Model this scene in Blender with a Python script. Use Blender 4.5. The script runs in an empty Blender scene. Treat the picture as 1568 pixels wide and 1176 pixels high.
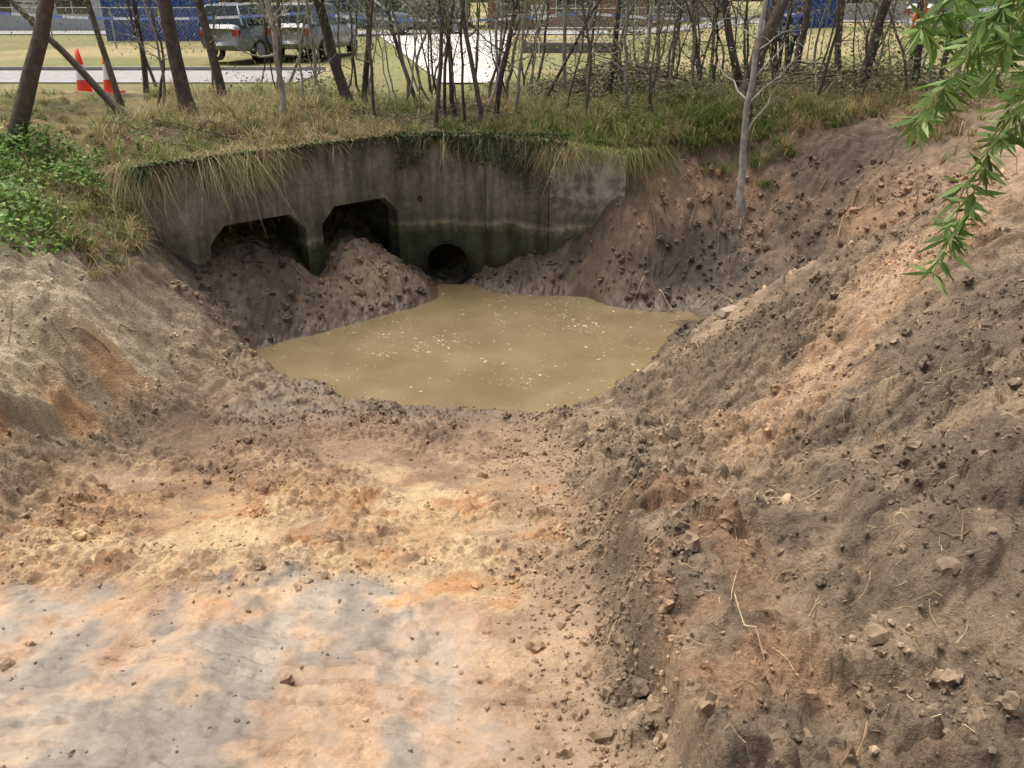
import bpy, math, random, bmesh
import numpy as np
from mathutils import Vector
rng=np.random.default_rng(7); random.seed(7)
sc=bpy.context.scene
def lin(r,g,b,k=1.0):
    f=lambda c:(c/255/12.92) if c/255<=0.04045 else ((c/255+0.055)/1.055)**2.4
    return np.array([f(r)*k,f(g)*k,f(b)*k])
# ---------- noise ----------
def hsh(i,j,s):
    n=(i*374761393+j*668265263+s*1274126177)&0xffffffff
    n=((n^(n>>13))*1274126177)&0xffffffff
    n=((n^(n>>16))*2246822519)&0xffffffff
    return ((n^(n>>15))&0xffffff)/float(0xffffff)
def vn(x,y,s=0):
    xi=np.floor(x).astype(np.int64); yi=np.floor(y).astype(np.int64)
    fx=x-xi; fy=y-yi; fx=fx*fx*(3-2*fx); fy=fy*fy*(3-2*fy)
    a=hsh(xi,yi,s);b=hsh(xi+1,yi,s);c=hsh(xi,yi+1,s);d=hsh(xi+1,yi+1,s)
    return (a+(b-a)*fx)*(1-fy)+(c+(d-c)*fx)*fy
def fbm(x,y,s=0,o=4,g=0.5):
    t=0;a=1;n=0
    for k in range(o):
        t=t+a*(vn(x,y,s+k*17)*2-1);n+=a;a*=g
        x,y=(x*0.8-y*0.6)*2.03+3.1,(x*0.6+y*0.8)*2.03-1.7
    return t/n
def worley(x,y,s=0):
    xi=np.floor(x).astype(np.int64); yi=np.floor(y).astype(np.int64)
    best=np.full(x.shape,9.0); idv=np.zeros(x.shape)
    for dx in(-1,0,1):
        for dy in(-1,0,1):
            cx=xi+dx;cy=yi+dy
            d=(cx+hsh(cx,cy,s)-x)**2+(cy+hsh(cx,cy,s+5)-y)**2; v=hsh(cx,cy,s+9)
            m=d<best; best=np.where(m,d,best); idv=np.where(m,v,idv)
    return np.sqrt(best),idv
def ss(a,b,x):
    t=np.clip((x-a)/(b-a),0,1); return t*t*(3-2*t)
def inpoly(x,y,P):
    r=np.zeros(x.shape,bool);n=len(P)
    for i in range(n):
        x1,y1=P[i];x2,y2=P[(i+1)%n]
        if y1==y2: continue
        c=((y1>y)!=(y2>y))&(x<(x2-x1)*(y-y1)/(y2-y1)+x1)
        r^=c
    return r
# ---------- terrain control (heights in metres) ----------
L0=np.array([-5.5,12.3]); C0=np.array([-2.03,15.47]); WL=float(np.linalg.norm(C0-L0)); wd=(C0-L0)/WL; wn=np.array([-wd[1],wd[0]])
D0=np.array([-.5,15.47]); E0=np.array([2.05,15.0])
def W(s,d): 
    p=L0+wd*s+wn*d; return (p[0],p[1])
CP=[(-.3,12.2,-.7),(-2,12,-.5),(1.5,12.5,-.5),(.5,14,-.35),(-.8,10.8,-.3),(-3,11.7,-.25),
(-4.0,12,0),(-2.65,10.7,0),(-1.62,10.05,0),(-.55,9.8,0),(.75,9.95,0),(1.46,10.7,0),(2.16,11.6,0),(2.9,13,0),(3.2,13.8,0),
(1.4,14.55,0),(-.4,14.9,0),(-1.26,14.6,-.05),(-1.2,15.3,-.1),(-2.1,13.75,0),(-3,12.95,0),(-3.6,12.4,0),
(1.95,14.8,1.35),(1.42,14.95,.8),(.2,15.2,.4),(-.65,15.3,.02),(2.9,14.4,.35),(4,15.8,1.7),(3.3,15.7,2.1),(2.3,15.4,2.3),(4,16.6,2.8),
(-4.2,13.3,1.15),(-3.65,13.5,.85),(-3.44,14.05,.5),(-2.85,14.55,.98),(-3.4,15.6,1.1),(-4.9,14.2,1.2),(-2.5,14.3,.65),(-1.85,15.1,.25),(-1.7,16.5,.05),(-4.35,12.5,.7),(-4.95,12.6,1.0),
(-4.3,11.3,.55),(-4.9,10.9,1.3),(-5.4,10.1,2.0),(-5.75,9,2.4),(-5.4,7.9,1.75),(-4.98,8.66,1.85),(-4.75,6.63,1.45),(-4.65,8.37,1.0),(-4.5,9.8,.7),
(-4.4,5.94,.98),(-4.37,7.97,.47),(-3.76,9.5,.09),(-7,8,2.7),(-7.5,5,2.8),(-6.1,12,2.45),(-6.7,12.7,2.75),(-5.8,11.4,2.15),(-8,11,2.8),
(-5.4,5,2.1),(-5.2,3,2.3),(-6,1,2.8),(-10,3,3),(-10,10,3),(-10,15,3),(-6.9,13.6,2.8),(-7.4,16,2.9),(-7.4,19,3.0),(-3,19.6,3),(0,19.6,3),(2,19.6,3),(2.9,17,2.92),(2.6,15.9,2.75),
(.92,4.4,1.75),(1.53,3.72,2.05),(1.76,2,2.6),(2.7,3.8,2.8),(2.3,6,1.55),(2.34,8.3,.75),(3.9,8.5,1.9),(3.16,11.2,.95),(4.2,11.5,1.5),(5.65,11.4,2.1),(7.4,12,2.65),
(5.4,8.6,2.8),(4.5,6,2.9),(.95,8.5,.42),(1.7,9.7,.4),(1.1,6.5,1.0),(5,2,3.2),(8,5,3.2),(10,9,3.2),(3,1,3),(1,0,2.65),(3.6,4.6,2.95),
(5.8,14.1,1.4),(4.98,14.6,1.1),(6.5,13.5,1.75),(7.6,13.3,2.2),(3.8,12.9,.15),(5.0,12.7,.5),(6.1,12.7,1.0),(6.2,15.6,2.6),(9,14.6,2.9),(4.9,16.2,2.5),(7,17,3.0),(8.9,16.5,3.2),(10.5,19,3.35),(4,18,2.95)]
for yy in(8,6,4.5,3,1,-1):
    for xx in(-3.9,-2,0,.45): CP.append((xx,yy,(9.86-yy)*.25))
CP=np.array(CP)
def phi(r): return np.sqrt(r*r+.03)
n=len(CP); dd=np.hypot(CP[:,None,0]-CP[None,:,0],CP[:,None,1]-CP[None,:,1])
A=np.zeros((n+1,n+1));A[:n,:n]=phi(dd)-np.eye(n)*0.02;A[:n,n]=1;A[n,:n]=1
wts=np.linalg.solve(A,np.append(CP[:,2],0))
def rbf(x,y):
    z=np.full(x.shape,wts[n])
    for i in range(n): z=z+wts[i]*phi(np.hypot(x-CP[i,0],y-CP[i,1]))
    return z
PB=[W(-.02,.15),(C0[0]+.03,C0[1]+.15),(D0[0],D0[1]+.15),(E0[0],E0[1]+.15),(2.5,16),(2.9,19.3),(-7.4,19.3),(-7.2,14.4)]
FP=[W(.6,.1),(C0[0],C0[1]+.1),(-.7,15.57),(-.7,17.3),(-3.65,17.24),W(.6,2.4)]
def far(x,y): return 3.0+.3*ss(20,46,y)+.6*ss(6,14,x)*ss(14,22,y)
def masks(x,y):
    wx=x+.25*fbm(x*.9,y*.9,3,3)+.05*fbm(x*5,y*5,4,2); wy=y+.3*fbm(x*.8,y*.8,8,3)
    floor=ss(-4.5,-4.1,wx)*(1-ss(.4,.68,wx))*(1-ss(9.2,9.9,wy))
    return wx,wy,floor
def hiH(x,y):
    d=np.maximum((x-L0[0])*wn[0]+(y-L0[1])*wn[1],y-15.47+.18*np.clip(x+.5,0,3));f=ss(0,2.6,d)
    return 2.70+.26*f+(.02+.06*f)*fbm(x*1.5,y*1.5,40,3)-.28*ss(-.5,2.1,x)*(1-ss(0,1.5,d))
def H(x,y,mode=0):
    x=np.asarray(x,float);y=np.asarray(y,float)
    z=rbf(x,y)
    wx,wy,floor=masks(x,y)
    near=1-ss(17,21,y); side=(1-ss(9,13,np.abs(x)))*near*ss(-3,-1,y)
    bank=(1-floor)*(.15+.85*ss(-.12,.15,z))
    lump=fbm(x*1.1,y*1.1,21,4)*.2
    ux=x+.12*fbm(x*4,y*4,5,3);uy=y+.12*fbm(x*4,y*4,6,3)
    f1,i1=worley(ux*2.9,uy*2.9,31);f2,i2=worley(ux*7.3,uy*7.3,32)
    u3=x+.03*fbm(x*14,y*14,15,2);f3,i3=worley(u3*17,(y+.03*fbm(x*14,y*14,16,2))*17,33)
    dome=lambda f,i,r,t:np.sqrt(np.maximum(0,r*r-f*f))*ss(t,t+.25,i)
    rid=1-2*np.abs(fbm(x*3.2,y*3.2,51,4))
    rough=.45+.55*ss(-.3,.3,fbm(x*.9,y*.9,52,2))
    d=lump+.20*dome(f1,i1,.6,.45)+rough*(.17*dome(f2,i2,.6,.3)+.085*dome(f3,i3,.6,.25)+.07*(rid-.6)+.035*fbm(x*20,y*20,50,2))
    right=ss(.6,1.3,x)*(1-ss(10,12,y))
    d=d-right*.10*np.abs(fbm(x*.8,y*3.2+x*.9,60,3))
    lbk=(1-ss(-4.8,-4.3,x))*(1-ss(10.5,11.5,y))
    d=d*(1-.25*lbk)-lbk*.15*np.abs(fbm(x*1.2+y*.9,y*2.6-x*1.2,61,4))
    z=z+bank*d*np.clip(1.15-.04*y,.65,1.1)
    z=z+(.30*ss(.70,.80,wx)*(1-ss(1.0,1.9,wx))+.06*ss(.5,.72,wx)*(1-ss(.8,1.5,wx)))*(1-ss(5.6,7.2,y))
    z=z+.36*(1-ss(-4.75,-4.62,wx+.12*fbm(y*2,x*0,62,3)))*ss(-5.9,-5.0,wx)*(1-ss(7.2,8.4,y))*ss(3.5,4.5,y)
    cl=fbm(x*1.6,y*1.6,70,4)
    g=1-ss(4.0,5.0,wy)
    tr=fbm(x*4.5+.5*y,y*.5,71,3)
    mid=ss(4.2,5.0,wy)*ss(-.2,.4,fbm(x*1.1,y*1.6,74,3)+.14)
    q=y*5.5+x*.8+.8*fbm(x*1.5,y,76,2);cleat=ss(.78,.9,np.abs((q%1)-.5)*2)*ss(.52,.64,vn(x*1.6,y*3,75))
    z=z+floor*(.045*cl+.03*(1-g)*fbm(x*5,y*7,72,4)+mid*(.11*dome(f2,i2,.6,.45)+.08*dome(f3,i3,.6,.3)+.025*rid)+g*(.036*tr-.03*cleat+.05*dome(f3,i3,.5,.82)+.02*fbm(x*9,y*3,77,3))+.012*fbm(x*24,y*24,73,2))
    F=far(x,y)+.05*fbm(x*.4,y*.4,80,3)*(1-ss(19,21,y)*(1-ss(26,40,np.abs(x))))
    z=z*side+F*(1-side)
    ins=inpoly(x,y,PB)
    back=(1-ss(17.8,19.2,y))
    z=np.where(ins,hiH(x,y)*back+z*(1-back),z)
    if mode==0:
        z0=rbf(x,y)+.4*lump+.1*dome(f2,i2,.6,.3)+.08*dome(f1,i1,.6,.3)
        z=np.where(inpoly(x,y,FP),np.minimum(z0,1.5),z)
    return z
# ---------- mesh utils ----------
class Acc:
    def __init__(s): s.V=[];s.F=[];s.C=[];s.M=[];s.n=0
    def add(s,v,f,c=(1,1,1),m=0):
        v=np.asarray(v,float).reshape(-1,3);f=np.asarray(f,np.int64).reshape(-1,4)
        c=np.asarray(c,float)
        if c.ndim==1:c=np.tile(c,(len(v),1))
        s.V.append(v);s.F.append(f+s.n);s.C.append(c);s.M.append(np.full(len(f),m));s.n+=len(v)
def build(name,V,F,C=None,M=None,mats=(),smooth=False,parent=None,extra=None):
    me=bpy.data.meshes.new(name);k=F.shape[1]
    me.vertices.add(len(V));me.vertices.foreach_set('co',np.ascontiguousarray(V,dtype=np.float32).ravel())
    me.loops.add(F.size);me.loops.foreach_set('vertex_index',np.ascontiguousarray(F,dtype=np.int32).ravel())
    me.polygons.add(len(F));me.polygons.foreach_set('loop_start',np.arange(0,F.size,k,dtype=np.int32))
    try: me.polygons.foreach_set('loop_total',np.full(len(F),k,dtype=np.int32))
    except Exception: pass
    if M is not None: me.polygons.foreach_set('material_index',np.ascontiguousarray(M,dtype=np.int32))
    me.polygons.foreach_set('use_smooth',np.full(len(F),smooth))
    me.update(calc_edges=True)
    if C is not None:
        a=me.color_attributes.new('Col','FLOAT_COLOR','POINT')
        a.data.foreach_set('color',np.hstack([C,np.ones((len(C),1))]).astype(np.float32).ravel())
    if extra:
        for kx,ar in extra.items():
            a=me.attributes.new(kx,'FLOAT','POINT');a.data.foreach_set('value',ar.astype(np.float32))
    for m in mats: me.materials.append(m)
    o=bpy.data.objects.new(name,me);sc.collection.objects.link(o)
    if parent:o.parent=parent
    return o
def fin(name,acc,mats,smooth=False,parent=None):
    return build(name,np.vstack(acc.V),np.vstack(acc.F),np.vstack(acc.C),np.concatenate(acc.M),mats,smooth,parent)
def empty(name,loc=(0,0,0),rz=0):
    e=bpy.data.objects.new(name,None);e.location=loc;e.rotation_euler=(0,0,rz);sc.collection.objects.link(e);return e
def tube(acc,P,R,sides=6,c=(1,1,1),m=0):
    P=np.asarray(P,float);R=np.asarray(R,float);k=len(P)
    T=np.gradient(P,axis=0);T/=np.linalg.norm(T,axis=1)[:,None]+1e-9
    up=np.array([0,0,1.0]) if abs(T[:,2]).mean()<.8 else np.array([1.0,0,0])
    U=np.cross(T,up);U/=np.linalg.norm(U,axis=1)[:,None]+1e-9;Vv=np.cross(T,U)
    a=np.arange(sides)*2*np.pi/sides
    V=P[:,None]+R[:,None,None]*(np.cos(a)[None,:,None]*U[:,None]+np.sin(a)[None,:,None]*Vv[:,None])
    i=np.arange(k-1)[:,None]*sides;j=np.arange(sides)[None];j2=(j+1)%sides
    F=np.stack([i+j,i+j2,i+sides+j2,i+sides+j],-1).reshape(-1,4)
    cc=np.asarray(c,float)
    if cc.ndim==2 and len(cc)==k: cc=np.repeat(cc,sides,0)
    acc.add(V.reshape(-1,3),F,cc,m)
BF=np.array([[0,3,2,1],[4,5,6,7],[0,1,5,4],[1,2,6,5],[2,3,7,6],[3,0,4,7]])
def box(acc,lo,hi,c=(1,1,1),m=0,tf=None,taper=0):
    x0,y0,z0=lo;x1,y1,z1=hi;t=taper
    v=np.array([[x0,y0,z0],[x1,y0,z0],[x1,y1,z0],[x0,y1,z0],[x0+t,y0+t,z1],[x1-t,y0+t,z1],[x1-t,y1-t,z1],[x0+t,y1-t,z1]],float)
    if tf is not None: v=tf(v)
    acc.add(v,BF,c,m)
def prism(acc,poly4,dvec,c=(1,1,1),m=0):
    p=np.asarray(poly4,float);acc.add(np.vstack([p,p+np.asarray(dvec)]),BF,c,m)
# ---------- materials ----------
def newmat(name):
    m=bpy.data.materials.new(name);m.use_nodes=True;nt=m.node_tree;b=nt.nodes['Principled BSDF'];return m,nt,b
def vmat(name,rough=.8,ns=8,na=.3,bump=.2,bs=40,spec=.3,trans=0,coat=0):
    m,nt,b=newmat(name);L=nt.links
    at=nt.nodes.new('ShaderNodeAttribute');at.attribute_name='Col'
    tc=nt.nodes.new('ShaderNodeTexCoord')
    vm=nt.nodes.new('ShaderNodeVectorMath');vm.operation='SCALE';L.new(at.outputs['Color'],vm.inputs[0]);vm.inputs['Scale'].default_value=1
    if na>0:
        no=nt.nodes.new('ShaderNodeTexNoise');no.inputs['Scale'].default_value=ns;no.inputs['Detail'].default_value=4
        L.new(tc.outputs['Object'],no.inputs['Vector'])
        mr=nt.nodes.new('ShaderNodeMapRange');mr.inputs['From Min'].default_value=.3;mr.inputs['From Max'].default_value=.7;mr.inputs['To Min'].default_value=1-na;mr.inputs['To Max'].default_value=1+na
        L.new(no.outputs['Fac'],mr.inputs['Value']);L.new(mr.outputs[0],vm.inputs['Scale'])
    L.new(vm.outputs[0],b.inputs['Base Color'])
    b.inputs['Roughness'].default_value=rough;b.inputs['Specular IOR Level'].default_value=spec
    b.inputs['Coat Weight'].default_value=coat
    if bump>0:
        n2=nt.nodes.new('ShaderNodeTexNoise');n2.inputs['Scale'].default_value=bs;n2.inputs['Detail'].default_value=3;L.new(tc.outputs['Object'],n2.inputs['Vector'])
        bp=nt.nodes.new('ShaderNodeBump');bp.inputs['Strength'].default_value=bump;bp.inputs['Distance'].default_value=.02;L.new(n2.outputs['Fac'],bp.inputs['Height']);L.new(bp.outputs[0],b.inputs['Normal'])
    if trans>0:
        tr=nt.nodes.new('ShaderNodeBsdfTranslucent');L.new(vm.outputs[0],tr.inputs['Color']);mx=nt.nodes.new('ShaderNodeMixShader');mx.inputs[0].default_value=trans
        L.new(b.outputs[0],mx.inputs[1]);L.new(tr.outputs[0],mx.inputs[2]);L.new(mx.outputs[0],nt.nodes['Material Output'].inputs['Surface'])
    return m
M_leaf=vmat('leaf',.55,20,0,0,trans=.35)
M_bark=vmat('bark',.9,9,.35,.5,30)
M_paint=vmat('paint',.4,2,.05,0,coat=.4)
M_matte=vmat('matte',.8,6,.12,0,40)
M_glass=vmat('dark_glass',.08,2,.05,0,spec=.8)
M_conc=vmat('pale_concrete',.85,3,.15,.2,30)
M_road=vmat('asphalt',.85,5,.15,.3,80)
M_clod=vmat('clod',.92,14,.25,0,70)
M_cloth=vmat('cloth',.9,10,.15,0,60)
def noi(s,d=5,r=.6):
    q=nt.nodes.new('ShaderNodeTexNoise');q.inputs['Scale'].default_value=s;q.inputs['Detail'].default_value=d;q.inputs['Roughness'].default_value=r;L.new(geo.outputs['Position'],q.inputs['Vector']);return q
def mra(src,a,b_,c,d):
    q=nt.nodes.new('ShaderNodeMapRange');q.inputs['From Min'].default_value=a;q.inputs['From Max'].default_value=b_;q.inputs['To Min'].default_value=c;q.inputs['To Max'].default_value=d;L.new(src,q.inputs['Value']);return q.outputs[0]
def mth(op,a,b_):
    q=nt.nodes.new('ShaderNodeMath');q.operation=op
    for i,v in enumerate((a,b_)):
        if isinstance(v,(int,float)):q.inputs[i].default_value=v
        else:L.new(v,q.inputs[i])
    return q.outputs[0]
M_gr,nt,b=newmat('soil');L=nt.links
at=nt.nodes.new('ShaderNodeAttribute');at.attribute_name='Col';wt=nt.nodes.new('ShaderNodeAttribute');wt.attribute_name='wet'
geo=nt.nodes.new('ShaderNodeNewGeometry')
n1=noi(6,3);n2=noi(38,5,.7)
w_=wt.outputs['Fac']
lo_=mra(w_,0,.5,.70,.84);sp_=mra(w_,0,.5,.60,.30)
f=mth('MULTIPLY',mra(n1.outputs['Fac'],.3,.7,.82,1.18),mth('ADD',lo_,mth('MULTIPLY',mra(n2.outputs['Fac'],.3,.7,0,1),sp_)))  # soil mottling plus painted crevice shade: bump hollows get the darker colour
vm=nt.nodes.new('ShaderNodeVectorMath');vm.operation='SCALE';L.new(at.outputs['Color'],vm.inputs[0]);L.new(f,vm.inputs['Scale']);L.new(vm.outputs[0],b.inputs['Base Color'])
L.new(mra(w_,.2,1,.92,.3),b.inputs['Roughness']);b.inputs['Specular IOR Level'].default_value=.35
bp=nt.nodes.new('ShaderNodeBump');bp.inputs['Distance'].default_value=.05;L.new(mra(w_,0,.6,1,.3),bp.inputs['Strength']);L.new(n2.outputs['Fac'],bp.inputs['Height']);L.new(bp.outputs[0],b.inputs['Normal'])
M_wat,nt,b=newmat('muddy_water');L=nt.links
geo=nt.nodes.new('ShaderNodeNewGeometry');q=noi(.8,4);q2=noi(9,3)
cr=nt.nodes.new('ShaderNodeMix');cr.data_type='RGBA';cr.inputs[6].default_value=(*lin(120,104,76,.92),1);cr.inputs[7].default_value=(*lin(138,122,92,.92),1)
L.new(mra(q.outputs['Fac'],.35,.65,0,1),cr.inputs[0]);L.new(cr.outputs[2],b.inputs['Base Color']);b.inputs['Roughness'].default_value=.06;b.inputs['IOR'].default_value=1.33
bp=nt.nodes.new('ShaderNodeBump');bp.inputs['Strength'].default_value=.06;bp.inputs['Distance'].default_value=.02;L.new(q2.outputs['Fac'],bp.inputs['Height']);L.new(bp.outputs[0],b.inputs['Normal'])
def concrete(name,k=1.0,pale=0.0):
    global nt,L,geo
    m,nt,b=newmat(name);L=nt.links;geo=nt.nodes.new('ShaderNodeNewGeometry')
    sp=nt.nodes.new('ShaderNodeSeparateXYZ');L.new(geo.outputs['Position'],sp.inputs[0])
    nA=noi(1.1,6);nB=noi(12,6,.65);nD=noi(2.3,6,.7)
    z=mth('ADD',sp.outputs['Z'],mth('MULTIPLY',mra(nA.outputs['Fac'],.3,.7,-1,1),.08))
    z=mth('ADD',z,mth('MULTIPLY',mra(nB.outputs['Fac'],.3,.7,-1,1),.04))
    t=mra(z,-.5,3.0,0,1)
    r=nt.nodes.new('ShaderNodeValToRGB');L.new(t,r.inputs[0]);e=r.color_ramp.elements
    st=[(.0,lin(48,44,36)),(.22,lin(56,54,42)),(.30,lin(66,68,48)),(.42,lin(70,74,50)),(.455,lin(104,106,76)),(.47,lin(150,146,122)),(.50,lin(104,102,88)),(.6,lin(130,126,112)),(.82,lin(146,142,128)),(.9,lin(116,112,98)),(1,lin(88,86,72))]
    e[0].position=st[0][0];e[0].color=(*st[0][1],1);e[1].position=1;e[1].color=(*st[-1][1],1)
    for p,c in st[1:-1]:
        x=e.new(p);x.color=(*c,1)
    mp=nt.nodes.new('ShaderNodeMapping');mp.inputs['Scale'].default_value=(2.8,2.8,.35);L.new(geo.outputs['Position'],mp.inputs[0])
    s=nt.nodes.new('ShaderNodeTexNoise');s.inputs['Scale'].default_value=1.5;s.inputs['Detail'].default_value=6;s.inputs['Roughness'].default_value=.65;L.new(mp.outputs[0],s.inputs['Vector'])
    fa=mth('MULTIPLY',mra(s.outputs['Fac'],.38,.6,.5,1.15),mra(nB.outputs['Fac'],.3,.7,.8,1.2))
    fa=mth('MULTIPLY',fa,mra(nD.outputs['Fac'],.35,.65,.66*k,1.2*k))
    v=nt.nodes.new('ShaderNodeVectorMath');v.operation='SCALE';L.new(r.outputs[0],v.inputs[0]);L.new(fa,v.inputs['Scale'])
    out=v.outputs[0]
    nM=noi(3.2,6,.7);xm=nt.nodes.new('ShaderNodeMix');xm.data_type='RGBA';L.new(out,xm.inputs[6]);xm.inputs[7].default_value=(*lin(86,96,52),1);L.new(mra(nM.outputs['Fac'],.52,.66,0,.5),xm.inputs[0]);out=xm.outputs[2]
    if pale>0:
        x=nt.nodes.new('ShaderNodeMix');x.data_type='RGBA';L.new(out,x.inputs[6]);x.inputs[7].default_value=(*lin(186,184,168),1)
        nC=noi(3,5)
        mk=mth('MULTIPLY',mra(nC.outputs['Fac'],.42,.56,0,pale),mra(z,1.35,1.7,0,1));L.new(mk,x.inputs[0]);out=x.outputs[2]
    L.new(out,b.inputs['Base Color']);b.inputs['Roughness'].default_value=.85
    bp=nt.nodes.new('ShaderNodeBump');bp.inputs['Strength'].default_value=.35;bp.inputs['Distance'].default_value=.015;L.new(nB.outputs['Fac'],bp.inputs['Height']);L.new(bp.outputs[0],b.inputs['Normal'])
    return m
M_wall=concrete('weathered_concrete');M_wallp=concrete('scoured_concrete',1.05,.7);M_in=concrete('shade_darkened_concrete',.4)  # culvert and pipe insides: same concrete, interior shade darkened into the colour
# ---------- ground sheet ----------
def geomax(a,b_,k): return a*np.power(b_/a,np.linspace(0,1,k))
g=geomax(1,390,26)
xs=np.concatenate([-(g[::-1]+10),np.arange(-11,-6.2,.06),np.arange(-6.2,-4.9,.022),np.arange(-4.9,4.2,.0165),np.arange(4.2,7,.03),np.arange(7,11,.06),g+10.5])
ys=np.concatenate([-(geomax(1,200,14)[::-1]),np.arange(-.8,1.6,.12),np.arange(1.6,6,.0165),np.arange(6,10.5,.022),np.arange(10.5,16.6,.033),np.arange(16.6,22,.12),21+geomax(1.1,500,40)])
X,Y=np.meshgrid(xs,ys);Z=H(X,Y)
nx,ny=len(xs),len(ys)
wx,wy,floor=masks(X,Y)
def mixc(a,b_,t): return a+(b_-a)*t[...,None]
S=np.ones(X.shape);S1=S[...,None];K=1.0
cN=fbm(X*1.3,Y*1.3,90,5);cF=fbm(X*6,Y*6,91,4);cM=fbm(X*3,Y*3,92,4)
bankdark=lin(124,107,88,K);bankmid=lin(166,144,118,K)
col=mixc(bankdark,bankmid,ss(-.35,.45,cN+.7*cF))
dr=ss(1.6,2.6,X)*(1-ss(7,9,Y));col=mixc(col,lin(112,97,82,K)*S1,dr*.7*ss(-.4,.3,cM))
dl=np.abs((X-2.2)*.66-(Y-6.9)*.75+.5*cN)
strip=(1-ss(.1,1.05,dl+.7*np.abs(cM)+.3*np.abs(cF)))*ss(1.4,2.2,X)*(1-ss(5.6,6.6,X))
col=mixc(col,mixc(lin(184,148,112,K),lin(206,174,138,K),ss(-.3,.3,cF)),strip*.85)
lipo=ss(.68,.8,X)*(1-ss(1.2,1.6,X))*(1-ss(5,6,Y));col=mixc(col,lin(164,130,100,K)*S1,lipo*.7*ss(-.2,.3,cM))
lb=(1-ss(-4.7,-4.2,wx))*(1-ss(11.2,12.2,Y));col=mixc(col,mixc(lin(176,157,128,K),lin(204,186,156,K),ss(-.3,.4,cN+.4*cF)),lb)
lo=lb*ss(-5.1,-4.6,wx)*ss(.0,.35,cM+.3*cF)*(1-ss(9,10,Y));col=mixc(col,lin(198,146,98,K)*S1,lo*.6)
ld=lb*ss(9.0,10.8,Y+.8*cM);col=mixc(col,lin(136,116,95,K)*S1,ld*.8)
sand=mixc(lin(212,172,128,K),lin(234,202,158,K),ss(-.35,.35,cN+.3*cF))
sand=mixc(sand,lin(204,146,96,K)*S1,ss(.12,.5,cM)*.75)
clay=mixc(lin(150,138,124,K),lin(180,166,148,K),ss(-.3,.4,fbm(X*3,Y*.7,93,4)+.3*cF))
stre=ss(-.24,.18,fbm(X*1.5+.25*Y,Y*.4,94,4)+.25*cF+.12*cM)
clay=mixc(clay,mixc(lin(200,160,124,K),lin(218,182,144,K),ss(-.3,.3,cM)),stre*.9)
fl=mixc(clay,sand,ss(4.1,4.9,wy+.7*cM+.4*cF))
mud=mixc(lin(140,117,96,K),lin(180,150,122,K),ss(-.3,.5,cN+.4*cF))
fl=mixc(fl,mud,ss(6.5,8.4,wy+1.3*cM-.25*(X+1.5)))
patch=ss(.05,.5,fbm(X*1.7,Y*2.2,97,4)+.3*cF);fl=mixc(fl,lin(156,130,104,K)*S1,patch*.65*ss(4.2,5,Y))
edge=1-ss(.0,1.0,.6-wx+.6*cM);fl=mixc(fl,lin(172,148,122)*S1,edge*.85)
edl=1-ss(.0,.8,wx+4.4+.6*cM);fl=mixc(fl,lin(164,142,116,K)*S1,edl*.75)
fl=fl*.70
col=mixc(col,fl,floor)
rear=ss(11.3,12.4,Y)*(1-ss(15.6,17.0,Y))*ss(-6,-5,X)
rm=mixc(lin(90,80,69,K),lin(120,103,86,K),ss(-.3,.4,cN+.6*cF))
rm=mixc(rm,mixc(lin(140,118,95,K),lin(174,143,114,K),ss(-.3,.4,cM+.3*cF)),ss(.8,1.7,Z+.6*cN)*ss(1.5,2.5,X))
col=mixc(col,rm,rear)
lm=np.exp(-((X+2.7)**2+(Y-14.3)**2)/.8);col=mixc(col,lin(174,148,122,K)*S1,lm*.8)
wetm=(1-ss(.02,.3,Z+.06*cM))*ss(8.5,9.5,Y)*(1-ss(16,17,Y));col=mixc(col,lin(96,80,64,K)*S1,wetm*.8)
tr=ss(3.2,5,X)*ss(10.6,11.4,Y)*(1-ss(12,12.8,Y))+ss(6,8,X)*ss(11,12,Y)*(1-ss(16,17,Y));col=mixc(col,mixc(lin(150,130,108,K),lin(202,172,142,K),ss(-.3,.4,cN+.3*cF)),np.clip(tr,0,1)*.8)
pile=np.exp(-((X-6.2)**2/1.4+(Y-15.4)**2/.7))+.9*np.exp(-((X-4.8)**2/2.2+(Y-13.1)**2/.5));col=mixc(col,lin(82,74,68,K)*S1,np.clip(pile,0,1)*.85)
vegs=np.maximum(ss(16.2,17.2,Y+.4*cN),inpoly(X,Y,PB)*1.0);vegs=np.maximum(vegs,(1-ss(-6.9,-6.2,X+.4*cN))*ss(9,10.5,Y))
col=mixc(col,mixc(lin(100,92,62,K),lin(146,130,90,K),ss(-.3,.4,cN)),vegs)
lawn=ss(19,20.5,Y);lw=mixc(lin(136,130,84,K),lin(170,154,112,K),ss(-.2,.3,fbm(X*.3,Y*.3,95,4)+.4*cF))
lw=mixc(lw,lin(112,122,66,K)*S1,ss(-.1,.3,fbm(X*.15,Y*.2,96,3))*.6)
col=mixc(col,lw,lawn)
fpm=inpoly(X,Y,FP);col[fpm]=col[fpm]*.7  # ground under the culvert roof: interior shade painted into its colour
g=1-ss(4.0,4.8,wy);wet=np.clip(floor*.16+floor*g*(.12+.55*(1-stre))+wetm*.9+rear*.25*(1-ss(.8,1.5,Z)),0,1)
V=np.stack([X,Y,Z],-1).reshape(-1,3);i=np.arange(ny-1)[:,None]*nx;j=np.arange(nx-1)[None]
F=np.stack([i+j,i+j+1,i+nx+j+1,i+nx+j],-1).reshape(-1,4)
build('ground',V,F,col.reshape(-1,3),None,[M_gr],True,extra={'wet':wet.ravel()})
xs2=np.arange(-7,-.5,.04);ys2=np.arange(12.4,17.7,.04);X2,Y2=np.meshgrid(xs2,ys2);Z2=hiH(X2,Y2)+.02
FPb=[W(.45,.02),(C0[0]-.02,15.485),(-.55,15.485),(-.55,17.5),(-3.7,17.5),W(.45,2.65)]
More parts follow.
